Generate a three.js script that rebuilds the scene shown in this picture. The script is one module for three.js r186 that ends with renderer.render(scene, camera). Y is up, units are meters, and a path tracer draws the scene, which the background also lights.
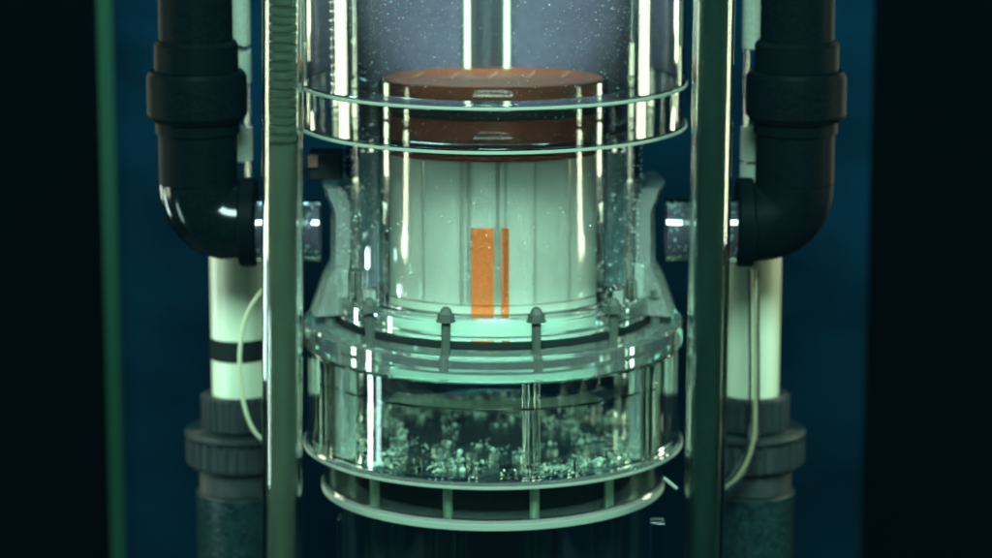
import * as THREE from 'three';
import { mergeGeometries, toCreasedNormals } from 'three/addons/utils/BufferGeometryUtils.js';
import { RoundedBoxGeometry } from 'three/addons/geometries/RoundedBoxGeometry.js';
import { RectAreaLightUniformsLib } from 'three/addons/lights/RectAreaLightUniformsLib.js';
import { ImprovedNoise } from 'three/addons/math/ImprovedNoise.js';

// ---------------------------------------------------------------- camera
const scene = new THREE.Scene();
scene.background = new THREE.Color(0x000000);
const CAM = new THREE.Vector3(0, 0.61, 3.0), DIST = CAM.length();
const FOV = 2 * Math.atan(0.279 / DIST) * 180 / Math.PI;
const camera = new THREE.PerspectiveCamera(FOV, 16 / 9, 0.1, 30);
camera.position.copy(CAM); camera.lookAt(0, 0, 0);
camera.focus = 2.78; camera.userData.fStop = 3.2;
camera.updateMatrixWorld(true);

const renderer = new THREE.WebGLRenderer({ antialias: true });
renderer.toneMapping = THREE.LinearToneMapping;
renderer.toneMappingExposure = 1.3;
scene.fog = new THREE.FogExp2(0x5fb4d8, 0.0006);
renderer.shadowMap.enabled = true;
RectAreaLightUniformsLib.init();

// ---------------------------------------------------------------- helpers
const numbers = {};
function numbered(name) { const k = numbers[name] = (numbers[name] ?? -1) + 1; return k ? `${name}_${String(k).padStart(3, '0')}` : name; }
let seed = 7;
const rnd = () => { seed = (seed * 1664525 + 1013904223) >>> 0; return seed / 4294967296; };
const rr = (a, b) => a + (b - a) * rnd();
const camF = new THREE.Vector3(), camR = new THREE.Vector3(), camU = new THREE.Vector3();
camera.matrixWorld.extractBasis(camR, camU, camF); camF.negate();
const K = 0.279 / DIST / 279;
// a pixel of the 992 x 558 photograph -> the point on the plane at depth z
function at(px, py, z = 0) {
  const d = camF.clone().addScaledVector(camR, (px - 496) * K).addScaledVector(camU, (279 - py) * K);
  return CAM.clone().addScaledVector(d, (z - CAM.z) / d.z);
}
const AX = at(493, 279, 0).x;                       // the axis of the vessel
const yAt = (py, z = 0) => at(493, py, z).y;

function thing(name, label, category, pos = [0, 0, 0], group) {
  const o = new THREE.Group(); o.name = numbered(name); o.position.set(...pos); scene.add(o);
  o.userData = { label, category }; if (group) o.userData.group = group;
  return o;
}
function part(name, geo, mat, parent, label) {       // geo in world space
  if (parent !== scene) { parent.updateMatrixWorld(true); geo = geo.clone().applyMatrix4(parent.matrixWorld.clone().invert()); }
  const m = new THREE.Mesh(geo, mat); m.name = name; m.castShadow = m.receiveShadow = true; parent.add(m);
  if (label) m.userData.label = label;
  return m;
}
function lathe(pts, x, z, seg = 96, crease = 0.6, a0 = 0, a1 = Math.PI * 2) {   // pts [r, y] in world heights
  const v = pts.map(([r, y]) => new THREE.Vector2(Math.max(r, 0), y)), runs = [[v[0]]];
  for (let i = 1; i < v.length; i++) {               // profile corners sharper than the crease start a new run
    runs.at(-1).push(v[i]);
    if (i < v.length - 1) { const a = v[i].clone().sub(v[i - 1]), b = v[i + 1].clone().sub(v[i]); if (Math.abs(Math.atan2(a.cross(b), a.dot(b))) > crease) runs.push([v[i]]); }
  }
  const g = mergeGeometries(runs.map((r) => new THREE.LatheGeometry(r, seg, a0, a1))); g.translate(x, 0, z); return g;
}
function ring(ri, ro, y0, y1, x, z, c = 0.0012, seg = 128) {
  if (y0 > y1) [y0, y1] = [y1, y0];
  return lathe([[ri, y0 + c], [ri + c, y0], [ro - c, y0], [ro, y0 + c], [ro, y1 - c], [ro - c, y1], [ri + c, y1], [ri, y1 - c], [ri, y0 + c]], x, z, seg);
}
function disc(r, y0, y1, x, z, c = 0.0015, seg = 96) {
  if (y0 > y1) [y0, y1] = [y1, y0];
  return lathe([[0, y0], [r - c, y0], [r, y0 + c], [r, y1 - c], [r - c, y1], [0, y1]], x, z, seg);
}
function tube(pts, r, seg = 60, rad = 14) { return new THREE.TubeGeometry(new THREE.CatmullRomCurve3(pts), seg, r, rad, false); }
function hexNut(r, h, x, y, z) { const g = toCreasedNormals(new THREE.CylinderGeometry(r, r, h, 6, 1), 0.3); g.translate(x, y + h / 2, z); return g; }
function box(w, h, d, x, y, z, r = 0.0015) { const g = new RoundedBoxGeometry(w, h, d, 2, Math.min(r, w / 2.1, h / 2.1, d / 2.1)); g.translate(x, y, z); return g; }

// ---------------------------------------------------------------- textures
const perlin = new ImprovedNoise();
const fbm = (x, y, o = 4, s = 3.7) => { let v = 0, a = 0.5, f = 1; for (let i = 0; i < o; i++) { v += a * perlin.noise(x * f, y * f, s + i * 5.1); a *= 0.5; f *= 2.03; } return v; };
function tex(w, h, f, srgb = false) {
  const d = new Uint8Array(w * h * 4);
  for (let y = 0; y < h; y++) for (let x = 0; x < w; x++) { const c = f(x / w, y / h), o = (y * w + x) * 4; for (let k = 0; k < 3; k++) d[o + k] = Math.max(0, Math.min(255, Math.round((c.length ? c[k] : c) * 255))); d[o + 3] = 255; }
  const t = new THREE.DataTexture(d, w, h); t.magFilter = THREE.LinearFilter; t.minFilter = THREE.LinearMipmapLinearFilter; t.wrapS = t.wrapT = THREE.RepeatWrapping;
  if (srgb) t.colorSpace = THREE.SRGBColorSpace; t.needsUpdate = true; return t;
}
const hash = (i, j) => { let h = (i * 374761393 + j * 668265263) | 0; h = Math.imul(h ^ (h >>> 13), 1274126177); return ((h ^ (h >>> 16)) >>> 0) / 4294967296; };
const speck = tex(512, 512, (u, v) => { const n = 0.5 + 0.8 * fbm(u * 90, v * 90, 2); return n + (hash(u * 512 | 0, v * 512 | 0) > 0.97 ? 0.4 : 0); });
const mottle = tex(512, 512, (u, v) => 0.62 + 0.55 * fbm(u * 60, v * 60, 3) + 0.4 * (hash(u * 512 | 0, v * 512 | 0) - 0.5));

const patches = tex(512, 512, (u, v) => 0.72 + 0.9 * fbm(u * 5, v * 7, 5) + (Math.abs(fbm(u * 3 + v * 9, v * 2 - u, 2, 9.1)) < 0.004 ? 0.12 : 0));
const specks = tex(512, 512, (u, v) => { const h = hash(u * 512 | 0, v * 512 | 0); return 0.10 + 0.10 * fbm(u * 40, v * 40, 3) + (h > 0.965 ? 0.25 + 0.65 * hash(v * 512 | 0, u * 512 | 0) : 0); });
const smudge = tex(1024, 1024, (u, v) => { const a = fbm(u * 18, v * 9, 5), h = hash(u * 1024 | 0, v * 1024 | 0); return 0.10 + 0.5 * Math.max(0, a) ** 1.5 + (h > 0.99 ? 0.8 : 0); });
// ---------------------------------------------------------------- lights
const lampM = (r, g, b, k) => new THREE.MeshStandardMaterial({ color: 0x222222, emissive: new THREE.Color(r, g, b), emissiveIntensity: k });
const lampBody = new THREE.MeshStandardMaterial({ color: 0x111111, roughness: 0.7 });
function softbox(name, label, pos, target, w, h, color, power, glow, group) {
  const t = thing(name, label, 'lamp', pos, group);
  t.lookAt(...target); t.updateMatrixWorld(true);
  const face = new THREE.Mesh(new THREE.PlaneGeometry(w, h), lampM(...color, glow)); face.name = 'lamp_face'; t.add(face);
  const body = new THREE.Mesh(new RoundedBoxGeometry(w + 0.02, h + 0.02, 0.04, 2, 0.006), lampBody); body.name = 'lamp_housing'; body.position.z = -0.024; t.add(body);
  const l = new THREE.RectAreaLight(new THREE.Color(...color), power, w, h);
  l.position.z = 0.004; l.rotation.y = Math.PI; l.castShadow = true; t.add(l);
  return t;
}
const WARM = [0.90, 1.0, 0.66], COOL = [0.62, 1.0, 0.86];
for (const [sx, side] of [[-1, 'left'], [1, 'right']]) {
  softbox('strip_lamp', `tall strip lamp straight beyond the ${side} edge of the picture`, [sx * 1.15, 0.2, -0.08], [0, 0.2, 0], 0.2, 0.66, WARM, 13.5, 1.2, 'strip lamps at the sides');
  softbox('strip_lamp', `tall strip lamp behind the vessel beyond the ${side} edge of the picture`, [sx * 0.86, 0.2, -0.66], [0, 0.2, 0], 0.12, 0.66, WARM, 9, 1, 'strip lamps at the sides');
}
softbox('small_lamp', 'rear one of the two small lamps low beyond the left edge', [-0.98, -0.16, -0.32], [-0.32, 0.07, 0.02], 0.06, 0.22, [0.7, 1, 0.95], 34, 3, 'small lamps low on the left');
softbox('small_lamp', 'front one of the two small lamps low beyond the left edge', [-0.98, -0.28, 0.30], [-0.32, 0.07, 0.02], 0.06, 0.22, [0.7, 1, 0.95], 34, 3, 'small lamps low on the left');
softbox('added_backdrop_lamp', 'added unseen soft lamp over the backdrop above the picture', [-0.08, 0.78, -0.42], [-0.08, 0.0, -0.75], 0.5, 0.12, [0.45, 0.9, 1.0], 30, 1);  // unseen lamp added so the backdrop fades downward and outward
softbox('added_fill_lamp', 'added broad fill light above the camera in front of the vessel', [0, 1.75, 2.3], [0, 0, 0], 1.3, 0.8, COOL, 90, 0.6);  // unseen fill added to brighten the pale inner cylinder

// ---------------------------------------------------------------- materials
const acrylic = (o = {}) => new THREE.MeshPhysicalMaterial({ color: new THREE.Color(0.94, 1.0, 0.97), roughness: 0.03, transmission: 1, thickness: 0.02, ior: 1.49, attenuationColor: new THREE.Color(0.50, 0.86, 0.84), attenuationDistance: 0.2, ...o });
const M = {
  clear: acrylic(), postGlass: acrylic({ specularIntensity: 0.3, roughness: 0.3, roughnessMap: smudge }), inner: acrylic({ color: 0xffffff, attenuationDistance: Infinity, roughness: 0.05, specularIntensity: 0.15 }), tank: acrylic({ color: 0xffffff, attenuationDistance: Infinity, roughness: 0.22, roughnessMap: smudge }),  clearB: acrylic({ roughness: 0.06 }), hazy: acrylic({ roughness: 0.22 }), soft: acrylic({ roughness: 0.12 }),
  milky: acrylic({ color: new THREE.Color(0.86, 1.0, 0.95), roughness: 0.04, transmission: 0.965 }), saddle: acrylic({ color: new THREE.Color(0.84, 1.0, 0.94), roughness: 0.04, transmission: 0.93 }), milkier: acrylic({ color: new THREE.Color(0.86, 1.0, 0.95), roughness: 0.10, transmission: 0.92 }),
  pane: new THREE.MeshPhysicalMaterial({ color: 0xeafff6, roughness: 0.03, transmission: 1, thickness: 0, ior: 1.49 }),
  frosted: new THREE.MeshStandardMaterial({ color: new THREE.Color(0.075, 0.068, 0.115), roughness: 0.9, map: mottle, side: THREE.DoubleSide }),  // opaque mottled tone standing in for haze in the clear tubes
  hazePale: new THREE.MeshStandardMaterial({ color: new THREE.Color(0.14, 0.27, 0.28), roughness: 0.9, map: mottle }),  // lighter haze tone painted beside the inner cylinder
  white: new THREE.MeshStandardMaterial({ color: new THREE.Color(0.78, 0.96, 0.79), roughness: 0.75 }),
  whiteTube: new THREE.MeshPhysicalMaterial({ color: new THREE.Color(0.29, 0.36, 0.27), roughness: 0.32, bumpMap: mottle, bumpScale: 0.0003 }),
  black: new THREE.MeshPhysicalMaterial({ color: new THREE.Color(0.004, 0.013, 0.016), roughness: 0.5, specularIntensity: 0.02, map: specks }),
  blackGloss: new THREE.MeshPhysicalMaterial({ color: new THREE.Color(0.005, 0.017, 0.020), roughness: 0.14, specularIntensity: 0.28, map: specks }),
  grey: new THREE.MeshPhysicalMaterial({ color: new THREE.Color(0.022, 0.085, 0.092), specularIntensity: 0.45, map: specks, roughness: 0.28, bumpMap: speck, bumpScale: 0.0007 }),
  rubber: new THREE.MeshStandardMaterial({ color: new THREE.Color(0.27, 0.055, 0.014), roughness: 0.6, bumpMap: speck, bumpScale: 0.0004 }),
  darkRubber: new THREE.MeshStandardMaterial({ color: new THREE.Color(0.02, 0.022, 0.016), roughness: 0.7 }),
  oring: new THREE.MeshPhysicalMaterial({ color: new THREE.Color(0.006, 0.009, 0.009), roughness: 0.9, specularIntensity: 0.02 }),
  orange: new THREE.MeshStandardMaterial({ color: new THREE.Color(0.95, 0.23, 0.035), roughness: 0.7, map: tex(128, 256, (u, v) => 0.85 + 0.35 * fbm(u * 14, v * 40, 3), false) }),
  steel: new THREE.MeshStandardMaterial({ color: new THREE.Color(0.018, 0.036, 0.028), roughness: 0.42, metalness: 0.2, bumpMap: speck, bumpScale: 0.0003 }),
  sleeve: new THREE.MeshPhysicalMaterial({ color: new THREE.Color(0.42, 0.55, 0.45), roughness: 0.6, transmission: 0.45, thickness: 0, map: mottle }),
  ground: new THREE.MeshPhysicalMaterial({ color: new THREE.Color(0.13, 0.20, 0.155), roughness: 0.7, transmission: 0.35, thickness: 0 }),
  bubbleDim: new THREE.MeshPhysicalMaterial({ color: new THREE.Color(0.16, 0.26, 0.25), roughness: 0.3 }),
  stud: new THREE.MeshPhysicalMaterial({ color: new THREE.Color(0.13, 0.22, 0.15), roughness: 0.4 }),
  ribM: acrylic({ color: new THREE.Color(0.86, 1.0, 0.95), roughness: 0.1, transmission: 0.82 }),
  brownDim: new THREE.MeshStandardMaterial({ color: new THREE.Color(0.05, 0.018, 0.008), roughness: 0.7 }),
  bubbleBright: new THREE.MeshPhysicalMaterial({ color: new THREE.Color(0.62, 0.78, 0.66), roughness: 0.12 }),
  scuff: new THREE.MeshStandardMaterial({ color: new THREE.Color(0.40, 0.17, 0.12), roughness: 0.9 }),
  glintPale: new THREE.MeshPhysicalMaterial({ color: new THREE.Color(0.8, 0.82, 0.6), roughness: 0.35 }),  // pale colour of the painted pipe edge glints
  rodDark: new THREE.MeshPhysicalMaterial({ color: new THREE.Color(0.004, 0.014, 0.011), roughness: 0.5, specularIntensity: 0.1 }),
  rod: new THREE.MeshPhysicalMaterial({ color: new THREE.Color(0.03, 0.045, 0.03), roughness: 0.5, specularIntensity: 0.15 }),
  bubble: new THREE.MeshPhysicalMaterial({ color: new THREE.Color(0.42, 0.58, 0.50), roughness: 0.25 }),
  backdrop: new THREE.MeshPhysicalMaterial({ specularIntensity: 0, color: new THREE.Color(0.0005, 0.0078, 0.0165), roughness: 0.9, map: patches }),
  greenEdge: new THREE.MeshPhysicalMaterial({ specularIntensity: 0.1, color: new THREE.Color(0.002, 0.018, 0.010), roughness: 0.6 }),
  floor: new THREE.MeshStandardMaterial({ color: new THREE.Color(0.01, 0.02, 0.025), roughness: 0.8 }),
};

// ---------------------------------------------------------------- setting
const ZB = -0.75, FLOOR = -0.64;
{
  const a = at(105, 279, ZB), b = at(868, 279, ZB), top = at(496, -60, ZB).y;
  const bd = new THREE.Group(); bd.name = 'backdrop'; bd.userData = { kind: 'structure', label: 'dark blue backdrop panel behind the whole apparatus' }; scene.add(bd);
  part('panel', box(b.x - a.x, top - FLOOR, 0.02, (a.x + b.x) / 2, (top + FLOOR) / 2, ZB - 0.01, 0.004), M.backdrop, bd);
  const e = at(120, 279, ZB).x;
  part('edge_strip', box(e - a.x, top - FLOOR - 0.004, 0.012, (a.x + e) / 2, (top + FLOOR) / 2, ZB + 0.008, 0.003), M.greenEdge, bd, 'green strip along the left edge');
  const fl = part('floor', box(1.9, 0.02, 1.2, 0, FLOOR - 0.011, -0.15), M.floor, scene); fl.userData = { kind: 'structure' };
}

// ---------------------------------------------------------------- the vessel, from the top down
const UP = yAt(-40, 0);                                  // things go on above the frame
const yCollarT = yAt(107, 0.19), yCollarB = yAt(155, 0.19);
const yFlangeT = yAt(322, 0.160), yFlangeM = yAt(342.5, 0.159), yLowT = yAt(350.5, 0.159), yLowB = yAt(384, 0.19);

const LEAN = 0.045, lid = (py) => yAt(py, 0.102) - 0.0045;   // the inner cylinder leans back a little
const yLidT = lid(87), yLidB = lid(162), yGT = lid(107), yGB = lid(121), yRim = lid(156);

{ // outer tube above the collar
  const t = thing('outer_tube', 'wide clear tube standing on the clear collar around the top of the vessel', 'tube', [AX, yCollarT, 0]);
  part('tube_wall', ring(0.1865, 0.1915, yCollarT + 0.0006, UP, AX, 0), M.clear, t);
  part('haze_back', lathe([[0.183, yCollarT + 0.001], [0.183, UP]], AX, 0, 80, 0.6, Math.PI * 0.5, Math.PI), M.frosted, t);  // half shell added to paint the haze inside the tube
}
{ // the tank wall
  const t = thing('clear_tank', 'tall clear cylindrical tank around the brown stopper and pale inner cylinder', 'tank', [AX, yFlangeT, 0]);
  part('tank_wall', ring(0.1415, 0.1475, yFlangeT + 0.0006, UP, AX, 0), M.tank, t);
  part('haze_back', lathe([[0.1335, yLidB], [0.1335, UP]], AX, 0, 80, 0.6, Math.PI * 0.5, Math.PI), M.frosted, t);  // added rear shell whose colour gives the tank its haze
  for (const k of [-1, 1]) part('haze_fin', box(0.021, yLidB - yFlangeT - 0.004, 0.002, AX + k * 0.1225, (yLidB + yFlangeT) / 2, 0.0, 0.0008), M.hazePale, t);  // flat sheets added as painted haze either side of the drum
}
{ // fine bubbles clinging to the tank
  const t = scene.getObjectByName('clear_tank'), bub = [];
  for (let k = 0; k < 2600; k++) { const q = new THREE.IcosahedronGeometry(0.00028 + 0.00045 * rnd() ** 4, 1), a = rr(-1.5, 1.5), r = rnd() < 0.6 ? 0.1479 : 0.141; q.translate(AX + Math.sin(a) * r, rr(yFlangeT + 0.003, UP), Math.cos(a) * r); bub.push(q); }
  part('bubbles', mergeGeometries(bub), M.bubble, t).userData.kind = 'stuff';
}
{ // collar
  const t = thing('clear_collar', 'broad clear ring clamped round the tank at stopper height', 'ring', [AX, yCollarB, 0]);
  part('top_plate', ring(0.1482, 0.1905, yCollarT - 0.0035, yCollarT, AX, 0, 0.0010), M.clear, t);
  part('bottom_plate', ring(0.1482, 0.1905, yCollarB, yCollarB + 0.004, AX, 0, 0.0012), M.clear, t);
  part('ground_rim', ring(0.1908, 0.1920, yCollarT - 0.0033, yCollarT - 0.0002, AX, 0, 0.0004), M.ground, t);
  part('ground_rim', ring(0.1908, 0.1920, yCollarB + 0.0004, yCollarB + 0.0036, AX, 0, 0.0004), M.ground, t);
  part('outer_wall', ring(0.1845, 0.1890, yCollarB + 0.0044, yCollarT - 0.0039, AX, 0, 0.0006), M.clear, t);
}
{ // stopper
  const t = thing('brown_stopper', 'rust brown rubber stopper closing the top of the pale inner cylinder', 'stopper', [AX, yFlangeT, 0]);
  part('upper_disc', disc(0.1100, yGT, yLidT, AX, 0, 0.002), M.rubber, t);
  part('dark_groove', ring(0.02, 0.107, yGB + 0.0002, yGT - 0.0002, AX, 0), M.darkRubber, t);
  part('lower_disc', disc(0.1100, yRim + 0.0012, yGB, AX, 0, 0.0015), M.rubber, t);
  part('bottom_rim', disc(0.1094, yLidB, yRim - 0.0004, AX, 0, 0.001), M.rubber, t);
  for (const px of [416, 454, 492, 530, 566]) { // pale scuffs across the top
    const x0 = at(px, 77, 0).x, g = box(0.0042, 0.0008, 0.075, 0, 0, 0, 0.0003); g.rotateY(-0.13 + (492 - px) * 0.0004); g.translate(x0, yLidT + 0.0002, -0.01);
    part('scuff', g, M.scuff, t);
  }
  t.rotation.x = -LEAN;
}
{ // inner cylinder
  const t = thing('inner_cylinder', 'pale green lit cylinder under the brown stopper with an orange label inside', 'cylinder', [AX, yFlangeT, 0]);
  part('cylinder_wall', ring(0.1108, 0.1142, yFlangeT + 0.0006, yLidT - 0.001, AX, 0), M.inner, t);
  part('white_drum', lathe([[0, yLowB + 0.002], [0.1030, yLowB + 0.002], [0.1030, yLidB - 0.0006], [0, yLidB - 0.0006]], AX, 0, 128), M.white, t, 'pale streaked inner drum');
  const y1 = yAt(228, 0.1) - 0.0045, y0 = yAt(318, 0.1) - 0.0045, A = (px) => Math.asin((at(px, 273, 0.104).x - AX) / 0.1030);
  const arc = (x0, x1) => lathe([[0.1031, y0], [0.1045, y0], [0.1045, y1], [0.1031, y1], [0.1031, y0]], AX, 0, 12, 0.6, A(x0), A(x1) - A(x0));
  part('orange_label', arc(472, 494), M.orange, t, 'wide orange label strip');
  part('orange_label', arc(501, 508.5), M.orange, t, 'narrow orange label strip');
  for (const [px, r] of [[470, 0.0016], [497.5, 0.0018], [505, 0.0012], [426, 0.0012], [463, 0.0016], [533, 0.0012], [567, 0.0009]]) {  // slim clear rods set upright as vertical lines over the drum
    const a = A(px); part('line_rod', lathe([[0, yFlangeT + 0.003], [r, yFlangeT + 0.003], [r, yLidB - 0.001], [0, yLidB - 0.001]], AX + Math.sin(a) * 0.1062, Math.cos(a) * 0.1062, 12), M.clear, t);
  }
  t.rotation.x = -LEAN;
}
{ // standpipe behind the stopper
  const z = -0.122, x = at(487, 30, z).x, yB = yCollarB;
  const t = thing('standpipe', 'slim clear pipe rising behind the brown stopper', 'pipe', [x, yB, z]);
  part('pipe_wall', ring(0.0165, 0.0195, yB, UP, x, z, 0.0008, 48), M.hazy, t);
  for (const k of [-1, 1]) part('edge_glint', lathe([[0, yB], [0.0032, yB], [0.0032, UP], [0, UP]], x + k * 0.0205, z + 0.012, 16), M.glintPale, t, 'slim pale rod added as the glint along the pipe edge');  // pale rods added to draw the bright glints of the pipe edges
}

// ---------------------------------------------------------------- flanges with bolts
function boltGeo() {
  return {
    nut: hexNut(0.0082, 0.0065, 0, 0.0012, 0), cap: lathe([[0, 0.0145], [0.0028, 0.0138], [0.0052, 0.0112], [0.0062, 0.0078], [0.0062, 0.0075], [0, 0.0075]], 0, 0, 18),
    washer: lathe([[0, 0], [0.0095, 0], [0.0095, 0.0011], [0, 0.0011]], 0, 0, 24),
  };
}
const BG = boltGeo(), PHASE = -15.6;
function bolt(parent, r, deg, yTop, len, mat, headed = true) {
  const a = deg * Math.PI / 180, x = Math.sin(a) * r, z = Math.cos(a) * r;
  const b = new THREE.Group(); b.name = 'bolt'; b.position.set(x, yTop - parent.position.y, z); b.rotation.y = deg * 0.7; parent.add(b);
  const add = (n, g, y = 0) => { const m = new THREE.Mesh(g, mat); m.name = n; m.position.y = y; m.castShadow = m.receiveShadow = true; b.add(m); };
  if (headed) { add('washer', BG.washer); add('nut', BG.nut); add('cap', BG.cap); }
  const pr = [[0, -len]]; for (let y = -len; y < -0.0008; y += 0.0016) pr.push([0.0048, y], [0.0041, y + 0.0008]); pr.push([0, -0.0004]);
  add('shank', lathe(pr, 0, 0, 12, 1.3));
  return b;
}
{ // base flange
  const t = thing('base_flange', 'stepped clear flange with a black seal and upright bolts at the foot of the tank', 'flange', [AX, yLowB, 0]);
  // holes are left for the bolts by splitting each ring at the bolt circle
  part('upper_ring', ring(0.1210, 0.160, yFlangeM + 0.0002, yFlangeT, AX, 0, 0.002), M.milky, t);
  part('black_seal', ring(0.140, 0.1590, yLowT + 0.0004, yFlangeM - 0.0002, AX, 0, 0.001), M.oring, t);
  part('lower_ring', ring(0.1210, 0.190, yLowB, yLowT, AX, 0, 0.0025), M.milky, t);
  for (let k = 0; k < 12; k++) bolt(t, 0.1660, PHASE + 30 * k, yFlangeT + 0.0005, yFlangeT - yLowB - 0.006, M.steel);
}
{ // clear lugs and nuts crowding the flange at the sides
  const t = scene.getObjectByName('base_flange');
  for (const s of [-1, 1]) for (let k = 0; k < 9; k++) {
    const a = s * (52 + k * 9 + rr(-2, 2)) * Math.PI / 180, r = k % 2 ? rr(0.150, 0.156) : rr(0.158, 0.168), h = rr(0.012, 0.034), w = rr(0.007, 0.014);
    const g = k % 3 ? box(w, h, w * 0.8, 0, 0, 0, 0.002) : hexNut(w * 0.7, h * 0.7, 0, -h / 2, 0); g.rotateY(a); g.translate(AX + Math.sin(a) * (k % 2 ? r : 0.1535), yFlangeT + 0.0008 + h / 2, Math.cos(a) * (k % 2 ? r : 0.1535));
    part('clear_lug', g, k % 2 ? M.clear : M.milkier, t);
  }
}
// ---------------------------------------------------------------- lower chamber
const yChB = yAt(484, 0.19);
{
  const t = thing('lower_chamber', 'clear thick walled chamber under the bolted flange', 'chamber', [AX, yChB, 0]);
  part('chamber_wall', ring(0.168, 0.1875, yChB + 0.0006, yLowB - 0.0006, AX, 0), M.clear, t);
  const yl = yAt(405, 0.15);
  part('inner_plate', ring(0.13, 0.165, yl - 0.0012, yl + 0.0012, AX, 0, 0.0006), M.clear, t);
  for (const [px, z] of [[530, 0.15], [640, 0.09], [335, 0.07], [352, -0.04], [625, -0.05]]) {
    const x = at(px, 430, z).x;
    part('tie_rod', ring(0.0025, 0.0085, yChB + 0.001, yLowB - 0.001, x, z, 0.0008, 24), M.clear, t);
  }
}
{ // pale ribs added inside the chamber wall to draw its bright refracted bands
  const t = scene.getObjectByName('lower_chamber');
  for (const [px, r] of [[331, 0.003], [339, 0.0055], [350, 0.003], [359, 0.007], [626, 0.007], [636, 0.003], [647, 0.0055], [656, 0.003]]) {
    const x = at(px, 430, 0).x, z = Math.sqrt(Math.max(0, 0.1605 ** 2 - (x - AX) ** 2));
    part('bright_band_rib', lathe([[0, yChB + 0.001], [r, yChB + 0.001], [r, yLowB - 0.001], [0, yLowB - 0.001]], x, z, 20), M.ribM, t);
  }
}
{ // bottom flange
  const yT = yChB, yM = yAt(491, 0.19), yD = yAt(520, 0.167), yB = yAt(532, 0.172);
  const t = thing('bottom_flange', 'clear bottom flange with a dark band and bolts under the lower chamber', 'flange', [AX, yB, 0]);
  part('upper_plate', disc(0.190, yM, yT, AX, 0, 0.002), M.milky, t);
  part('spacer_ring', ring(0.1675, 0.1715, yD + 0.0004, yM - 0.0004, AX, 0, 0.001), M.clear, t);
  part('dark_band', ring(0.10, 0.140, yD + 0.0008, yM - 0.0008, AX, 0, 0.001), M.oring, t);
  part('lower_plate', disc(0.172, yB, yD, AX, 0, 0.003), M.milkier, t);
  part('ground_rim', ring(0.1903, 0.1913, yM + 0.001, yM + 0.0042, AX, 0, 0.0004), M.ground, t);
  part('ground_rim', ring(0.1723, 0.1732, yB + 0.001, yD - 0.003, AX, 0, 0.0004), M.ground, t);
  for (let k = 0; k < 12; k++) bolt(t, 0.1600, PHASE + 30 * k, yM - 0.001, 0.036, M.stud, false);
  const bub = [];
  const clump = []; for (let k = 0; k < 110; k++) clump.push([rr(0, 6.283), 0.158 * Math.pow(rnd(), 0.35)]);
  for (let k = 0; k < 1900; k++) { const q = new THREE.IcosahedronGeometry(rr(0.0005, 0.001) + (k % 9 ? 0 : rr(0.0004, 0.0022)), 1), c = clump[k % 110], x = Math.sin(c[0]) * c[1] + rr(-0.009, 0.009), z = Math.cos(c[0]) * c[1] + rr(-0.009, 0.009); if (Math.hypot(x, z) > 0.163) continue; q.translate(AX + x, yT + 0.0015 + 0.008 * rnd() ** 3, z); bub.push(q); }
  part('bubbles', mergeGeometries(bub), M.bubbleBright, t).userData.kind = 'stuff';
  // clear studs and nuts on the plate
  for (let k = 0; k < 96; k++) {
    const a = (k * 3.75 + rr(-2, 2)) * Math.PI / 180; if (Math.cos(a) < 0.1 && k % 3 !== 1) continue;
    const r = k % 3 ? rr(0.135, 0.158) : rr(0.09, 0.13), h = rr(0.005, 0.015);
    const g = k % 2 ? hexNut(rr(0.006, 0.009), h * 0.7, AX + Math.sin(a) * r, yT + 0.0008, Math.cos(a) * r) : lathe([[0, yT + 0.0008], [0.0042, yT + 0.0008], [0.0042, yT + h], [0, yT + h + 0.002]], AX + Math.sin(a) * r, Math.cos(a) * r, 16);
    part(k % 2 ? 'clear_nut' : 'clear_stud', g, k % 3 ? M.clear : M.milkier, t);
  }
}

{ // what carries the vessel
  const yB = yAt(533, 0.172), t = thing('support_tube', 'clear support tube running down from the bottom flange', 'tube', [AX, FLOOR, 0]);
  part('tube_wall', ring(0.148, 0.154, FLOOR, yB - 0.0008, AX, 0), M.clear, t);
  part('inner_tube', ring(0.060, 0.066, FLOOR, yB - 0.0008, AX, 0), M.clear, t);
  for (let k = 0; k < 10; k++) { const a = k * 0.628 + 0.3; part('tie_rod', lathe([[0, FLOOR], [0.005, FLOOR], [0.005, yB - 0.001], [0, yB - 0.001]], AX + Math.sin(a) * 0.125, Math.cos(a) * 0.125, 14), M.clear, t); }
}
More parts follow.
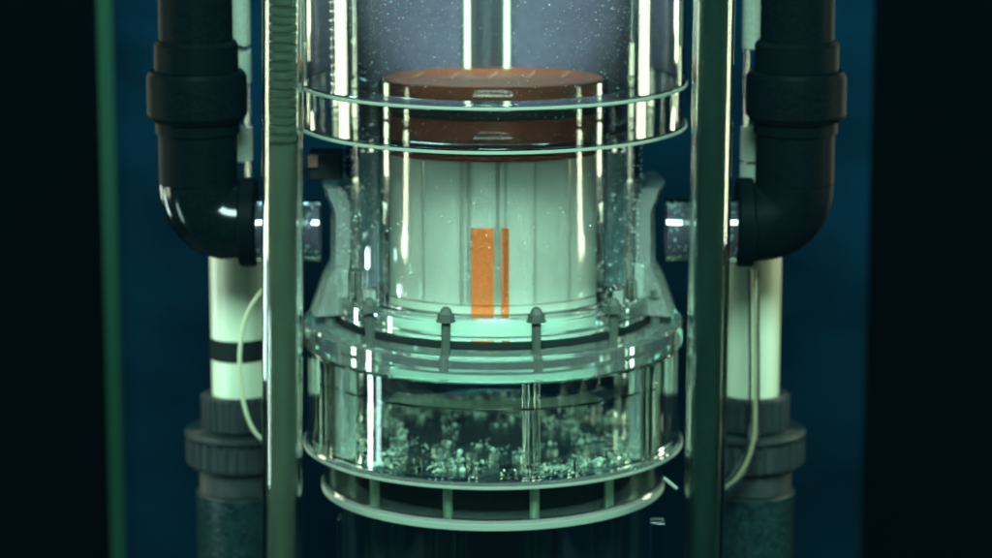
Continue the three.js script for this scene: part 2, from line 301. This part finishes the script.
// ---------------------------------------------------------------- side ports
for (const s of [-1, 1]) {
  const side = s < 0 ? 'left' : 'right';
  const py = (y) => yAt(y, 0), cy = py(230), X = (px) => at(s > 0 ? px : 986 - px, 230, 0).x;
  const t = thing('side_port', `clear curved port and short bubbly pipe on the ${side} side of the tank`, 'pipe port', [X(655), cy, 0], 'clear ports on the tank sides');
  // flange: a curved plate saddle, wide at its top and bottom, narrow at the pipe
  const sh = new THREE.Shape(), Z = (px) => Math.abs(X(px) - AX);
  // profile in (radial from axis, height) swept a little round the tank
  const pr = [[Z(640), py(305)], [Z(676), py(305)], [Z(664), py(272)], [Z(656), py(258)], [Z(655), py(205)], [Z(664), py(180)], [Z(648), py(180)], [Z(636), py(205)], [Z(642), py(258)], [Z(640), py(305)]];
  const span = 0.62, a0 = s > 0 ? Math.PI / 2 - span / 2 : -Math.PI / 2 - span / 2;
  let g = new THREE.LatheGeometry(pr.map(([r, y]) => new THREE.Vector2(r, y)), 20, a0, span); 
  // end caps
  const caps = [a0, a0 + span].map((a, i) => {
    const shp = new THREE.Shape(pr.slice(0, -1).map(([r, y]) => new THREE.Vector2(r, y))); const c = new THREE.ShapeGeometry(shp);
    const p = c.attributes.position; for (let k = 0; k < p.count; k++) { const r = p.getX(k); p.setXYZ(k, Math.sin(a) * r, p.getY(k), Math.cos(a) * r); }
    return c;
  });
  g = mergeGeometries([g, ...caps].map((q) => { const n = q.toNonIndexed(); n.deleteAttribute('uv'); n.deleteAttribute('normal'); return n; }));
  g.computeVertexNormals(); g = toCreasedNormals(g, 0.5); g.translate(AX, 0, 0);
  part('port_saddle', g, M.saddle, t);
  const L = Math.abs(X(742) - X(665)), pg = (ro, ri) => { const q = lathe([[ri, -L / 2], [ro, -L / 2], [ro, L / 2], [ri, L / 2], [ri, -L / 2]], 0, 0, 48); q.rotateZ(Math.PI / 2); q.translate((X(742) + X(665)) / 2, cy, 0); return q; };
  part('pipe_wall', pg(0.033, 0.0285), M.clear, t);
  const core = new THREE.CylinderGeometry(0.026, 0.026, L - 0.002, 40); core.rotateZ(Math.PI / 2); core.translate((X(742) + X(665)) / 2, cy, 0); part('frosted_core', core, M.frosted, t);
  const bub = [];
  for (let k = 0; k < 260; k++) { const q = new THREE.IcosahedronGeometry(rr(0.0007, 0.0021), 1), a = rr(0, 6.28), r = 0.0268; q.translate(X(667) + s * rr(0, L * 0.9), cy + Math.sin(a) * r, Math.cos(a) * r); bub.push(q); }
  part('bubbles', mergeGeometries(bub), M.bubbleDim, t).userData.kind = 'stuff';
}

// ---------------------------------------------------------------- black elbows
for (const s of [-1, 1]) {
  const side = s < 0 ? 'left' : 'right', X = (px) => at(s < 0 ? px : 993 - px, 200, 0).x, cx = X(199), Y = (y) => yAt(y, 0);
  const t = thing('black_elbow', `black plastic pipe elbow with a union nut on the ${side} of the vessel`, 'pipe fitting', [cx, Y(222), 0], 'black elbows at the sides of the vessel');
  const r = 0.039, yb = Y(222), R = 0.040;
  part('upper_pipe', ring(0.03, 0.0365, Y(42), UP, cx, 0, 0.001, 64), M.black, t);
  part('union_ring', lathe([[0.02, Y(70)], [0.0415, Y(70)], [0.0415, Y(44)], [0.0385, Y(40)], [0.02, Y(40)], [0.02, Y(70)]], cx, 0, 64), M.black, t);
  const nut = [];
  part('union_nut', lathe([[0.02, Y(120)], [0.045, Y(120)], [0.0495, Y(114)], [0.0495, Y(76)], [0.046, Y(70.5)], [0.02, Y(70.5)], [0.02, Y(120)]], cx, 0, 64), M.black, t);
  part('union_collar', lathe([[0.02, Y(132)], [0.0415, Y(132)], [0.0415, Y(120.5)], [0.02, Y(120.5)], [0.02, Y(132)]], cx, 0, 64), M.black, t);
  // bend: swept circle down and then towards the vessel
  const path = new THREE.CurvePath(), bx = cx - s * R, ex = X(240);
  const V = (x, y) => new THREE.Vector3(x, y, 0);
  path.add(new THREE.QuadraticBezierCurve3(V(cx, yb + R), V(cx, yb), V(bx, yb)));
  const pts = []; for (let k = 0; k <= 30; k++) pts.push(path.getPoint(k / 30));
  part('upright_leg', ring(0.02, r, yb + R + 0.0002, Y(132.4), cx, 0, 0.0002, 64), M.black, t);
  part('bend', new THREE.TubeGeometry(new THREE.CatmullRomCurve3(pts), 60, r, 40, false), s < 0 ? M.blackGloss : M.black, t);
  const lg = new THREE.CylinderGeometry(r, r, Math.abs(ex - bx) - 0.0004, 64); lg.rotateZ(Math.PI / 2); lg.translate((ex + bx) / 2, yb, 0); part('level_leg', lg, M.black, t);
  const fg = lathe([[0, -0.0085], [0.0425, -0.0085], [0.0445, -0.0065], [0.0445, 0.0065], [0.0425, 0.0085], [0, 0.0085]], 0, 0, 64); fg.rotateZ(Math.PI / 2); fg.translate(X(248), yb, 0);
  part('end_collar', fg, M.black, t);
}

// ---------------------------------------------------------------- lower pipes with ribbed nuts
for (const s of [-1, 1]) {
  const side = s < 0 ? 'left' : 'right', z = -0.11, X = (px) => at(s < 0 ? px : 991 - px, 430, z).x, cx = X(240), Y = (y) => yAt(y, z), S = 1.035;
  const t = thing('drain_pipe', `grey pipe with a ribbed nut and pale tube below the ${side} black elbow`, 'pipe', [cx, FLOOR, z], 'grey pipes with ribbed nuts');
  part('pale_tube', ring(0.018, 0.0275 * S, Y(404), Y(225), cx, z, 0.001, 64), M.whiteTube, t, 'pale upright tube');
  if (s < 0) part('dark_band', ring(0.0279 * S, 0.0288 * S, Y(357), Y(336), cx, z, 0.0004, 64), M.oring, t, 'dark band round the pale tube');
  // fluted collar
  part('fluted_core', ring(0.029, 0.0365 * S, Y(427), Y(392), cx, z, 0.003, 64), M.grey, t);
  for (let k = 0; k < 28; k++) { const a = k / 28 * Math.PI * 2, q = box(0.0042, Y(394) - Y(426), 0.005, 0, (Y(394) + Y(426)) / 2, 0.0365 * S, 0.0012); q.rotateY(a); q.translate(cx, 0, z); part('flute', q, M.grey, t); }
  part('nut_rim', ring(0.03, 0.0555 * S, Y(434), Y(427.5), cx, z, 0.0022, 64), M.grey, t);
  part('nut_core', ring(0.03, 0.0515 * S, Y(464), Y(434.4), cx, z, 0.003, 64), M.grey, t);
  for (let k = 0; k < 30; k++) { const a = k / 30 * Math.PI * 2, q = box(0.0052, Y(434.6) - Y(461), 0.0065, 0, (Y(434.6) + Y(461)) / 2, 0.0515 * S, 0.0018); q.rotateY(a); q.translate(cx, 0, z); part('rib', q, M.grey, t); }
  part('neck', ring(0.03, 0.042 * S, Y(488), Y(464.4), cx, z, 0.001, 64), M.grey, t);
  part('lower_pipe', ring(0.03, 0.0455 * S, FLOOR, Y(488.4), cx, z, 0.002, 64), M.grey, t);
}

// ---------------------------------------------------------------- hoses
{
  const z = -0.02, P = (x, y, zz = z) => at(x, y, zz);
  let t = thing('thin_hose', 'thin pale hose bowing out beside the left upright post', 'hose', P(262, 440).toArray());
  part('hose', tube([P(276, 275), P(262, 291), P(248, 312), P(240.5, 345), P(240.5, 380), P(246, 412), P(255, 432), P(270, 446)], 0.0022), new THREE.MeshPhysicalMaterial({ color: new THREE.Color(0.20, 0.24, 0.15), roughness: 0.4 }), t);
  t = thing('clear_hose', 'clear beaded hose curling down before the right ribbed nut', 'hose', P(725, 488).toArray());
  part('hose', tube([P(754, 270), P(754, 330), P(754, 400), P(752, 440), P(745, 462), P(735, 478), P(723, 490)], 0.0058, 80), M.clear, t);
  part('core', tube([P(755, 270), P(755, 330), P(755, 400), P(753, 440), P(746, 462), P(736, 478), P(724, 489)], 0.0013, 80), new THREE.MeshPhysicalMaterial({ color: new THREE.Color(0.22, 0.22, 0.14), roughness: 0.4 }), t);
}

// ---------------------------------------------------------------- posts
for (const s of [-1, 1]) {
  const side = s < 0 ? 'left' : 'right', z = 0.085;
  const top = s < 0 ? at(282, 0, z) : at(714, 0, z), bot = s < 0 ? at(281, 558, z) : at(703, 558, z);
  const dir = top.clone().sub(bot), h = 0.85;
  const t = thing('upright_post', s < 0 ? 'upright clear post with a ringed dark rod inside, left of the vessel' : 'upright clear post with a smooth dark rod inside, right of the vessel', 'post', [bot.x, bot.y - 0.06, z], 'upright posts beside the vessel');
  const q = new THREE.Quaternion().setFromUnitVectors(new THREE.Vector3(0, 1, 0), dir.clone().normalize());
  t.quaternion.copy(q); t.updateMatrixWorld(true);
  const local = (name, g, m) => { const o = new THREE.Mesh(g, m); o.name = name; o.castShadow = o.receiveShadow = true; t.add(o); };
  local('clear_sleeve', ring(0.0165, 0.0202, 0, h, 0, 0, 0.0008, 48), M.postGlass);
  const p = [[0, 0.001]]; const r0 = 0.0135;
  p.push([r0, 0.001]);
  if (s < 0) for (let y = 0.47; y < h - 0.01; y += 0.0088) p.push([r0, y], [r0, y + 0.0052], [r0 - 0.003, y + 0.006], [r0 - 0.003, y + 0.008]);
  p.push([r0, h - 0.001], [0, h - 0.001]);
  local('inner_rod', lathe(p, 0, 0, 40, 0.4), s < 0 ? M.rod : M.rodDark);
}

// ---------------------------------------------------------------- small things round the vessel
{
  let a = at(309, 150, 0.02), b = at(343, 178, 0.02);
  let t = thing('dark_block', 'small black block with a brown end under the left of the clear collar', 'block', [(a.x + b.x) / 2, b.y, 0.02]);
  part('block', box(b.x - a.x, a.y - b.y, 0.03, (a.x + b.x) / 2, (a.y + b.y) / 2, 0.02, 0.003), M.oring, t);
  const c = at(318, 150, 0.036); part('brown_end', box(c.x - a.x, (a.y - b.y) * 0.45, 0.004, (a.x + c.x) / 2, a.y - (a.y - b.y) * 0.3, 0.0375, 0.001), M.brownDim, t);
}
for (const s of [-1, 1]) { // clear tubes behind the black elbows
  const side = s < 0 ? 'left' : 'right', z = -0.07, X = (px) => at(s < 0 ? px : 993 - px, 100, z).x, cx = X(239), Y = (y) => yAt(y, z);
  const t = thing('clear_riser', `slim clear tube with frosted sleeves behind the ${side} black elbow`, 'tube', [cx, Y(190), z], 'clear tubes behind the black elbows');
  part('tube_wall', ring(0.0085, 0.011, Y(190), UP, cx, z, 0.0006, 40), M.clear, t);
  const sl = s < 0 ? [[-20, 44], [50, 82], [127, 160]] : [[-20, 48], [127, 160], [163, 187]];
  for (const [y0, y1] of sl) part('frosted_sleeve', ring(0.0114, 0.0128, Y(y1), Y(y0), cx, z, 0.0004, 40), M.sleeve, t);
}
{ // pieces under the bottom flange
  let a = at(327, 516, 0.08), b = at(340, 575, 0.08);
  let t = thing('clear_bracket', 'small clear upright bracket under the left of the bottom flange', 'bracket', [(a.x + b.x) / 2, b.y, 0.08], 'clear brackets under the bottom flange');
  part('upright', box(0.005, a.y - b.y, 0.02, b.x, (a.y + b.y) / 2, 0.08), M.clear, t);
  a = at(650, 520, 0.08); b = at(664, 575, 0.08);
  t = thing('clear_bracket', 'small clear block bracket under the right of the bottom flange', 'bracket', [(a.x + b.x) / 2, b.y, 0.08], 'clear brackets under the bottom flange');
  part('upright', box(b.x - a.x, a.y - b.y, 0.02, (a.x + b.x) / 2, (a.y + b.y) / 2, 0.08), M.clear, t);
  a = at(665, 479, 0.15); b = at(676, 488, 0.15);
  t = thing('pale_pin', 'short slanted pale pin at the right rim of the bottom flange', 'pin', b.toArray());
  const g = new THREE.CapsuleGeometry(0.0018, a.distanceTo(b), 4, 10); g.rotateZ(Math.atan2(b.x - a.x, a.y - b.y)); g.translate((a.x + b.x) / 2, (a.y + b.y) / 2, 0.15); part('pin', g, M.ground, t);
}

// ---------------------------------------------------------------- render
renderer.render(scene, camera);
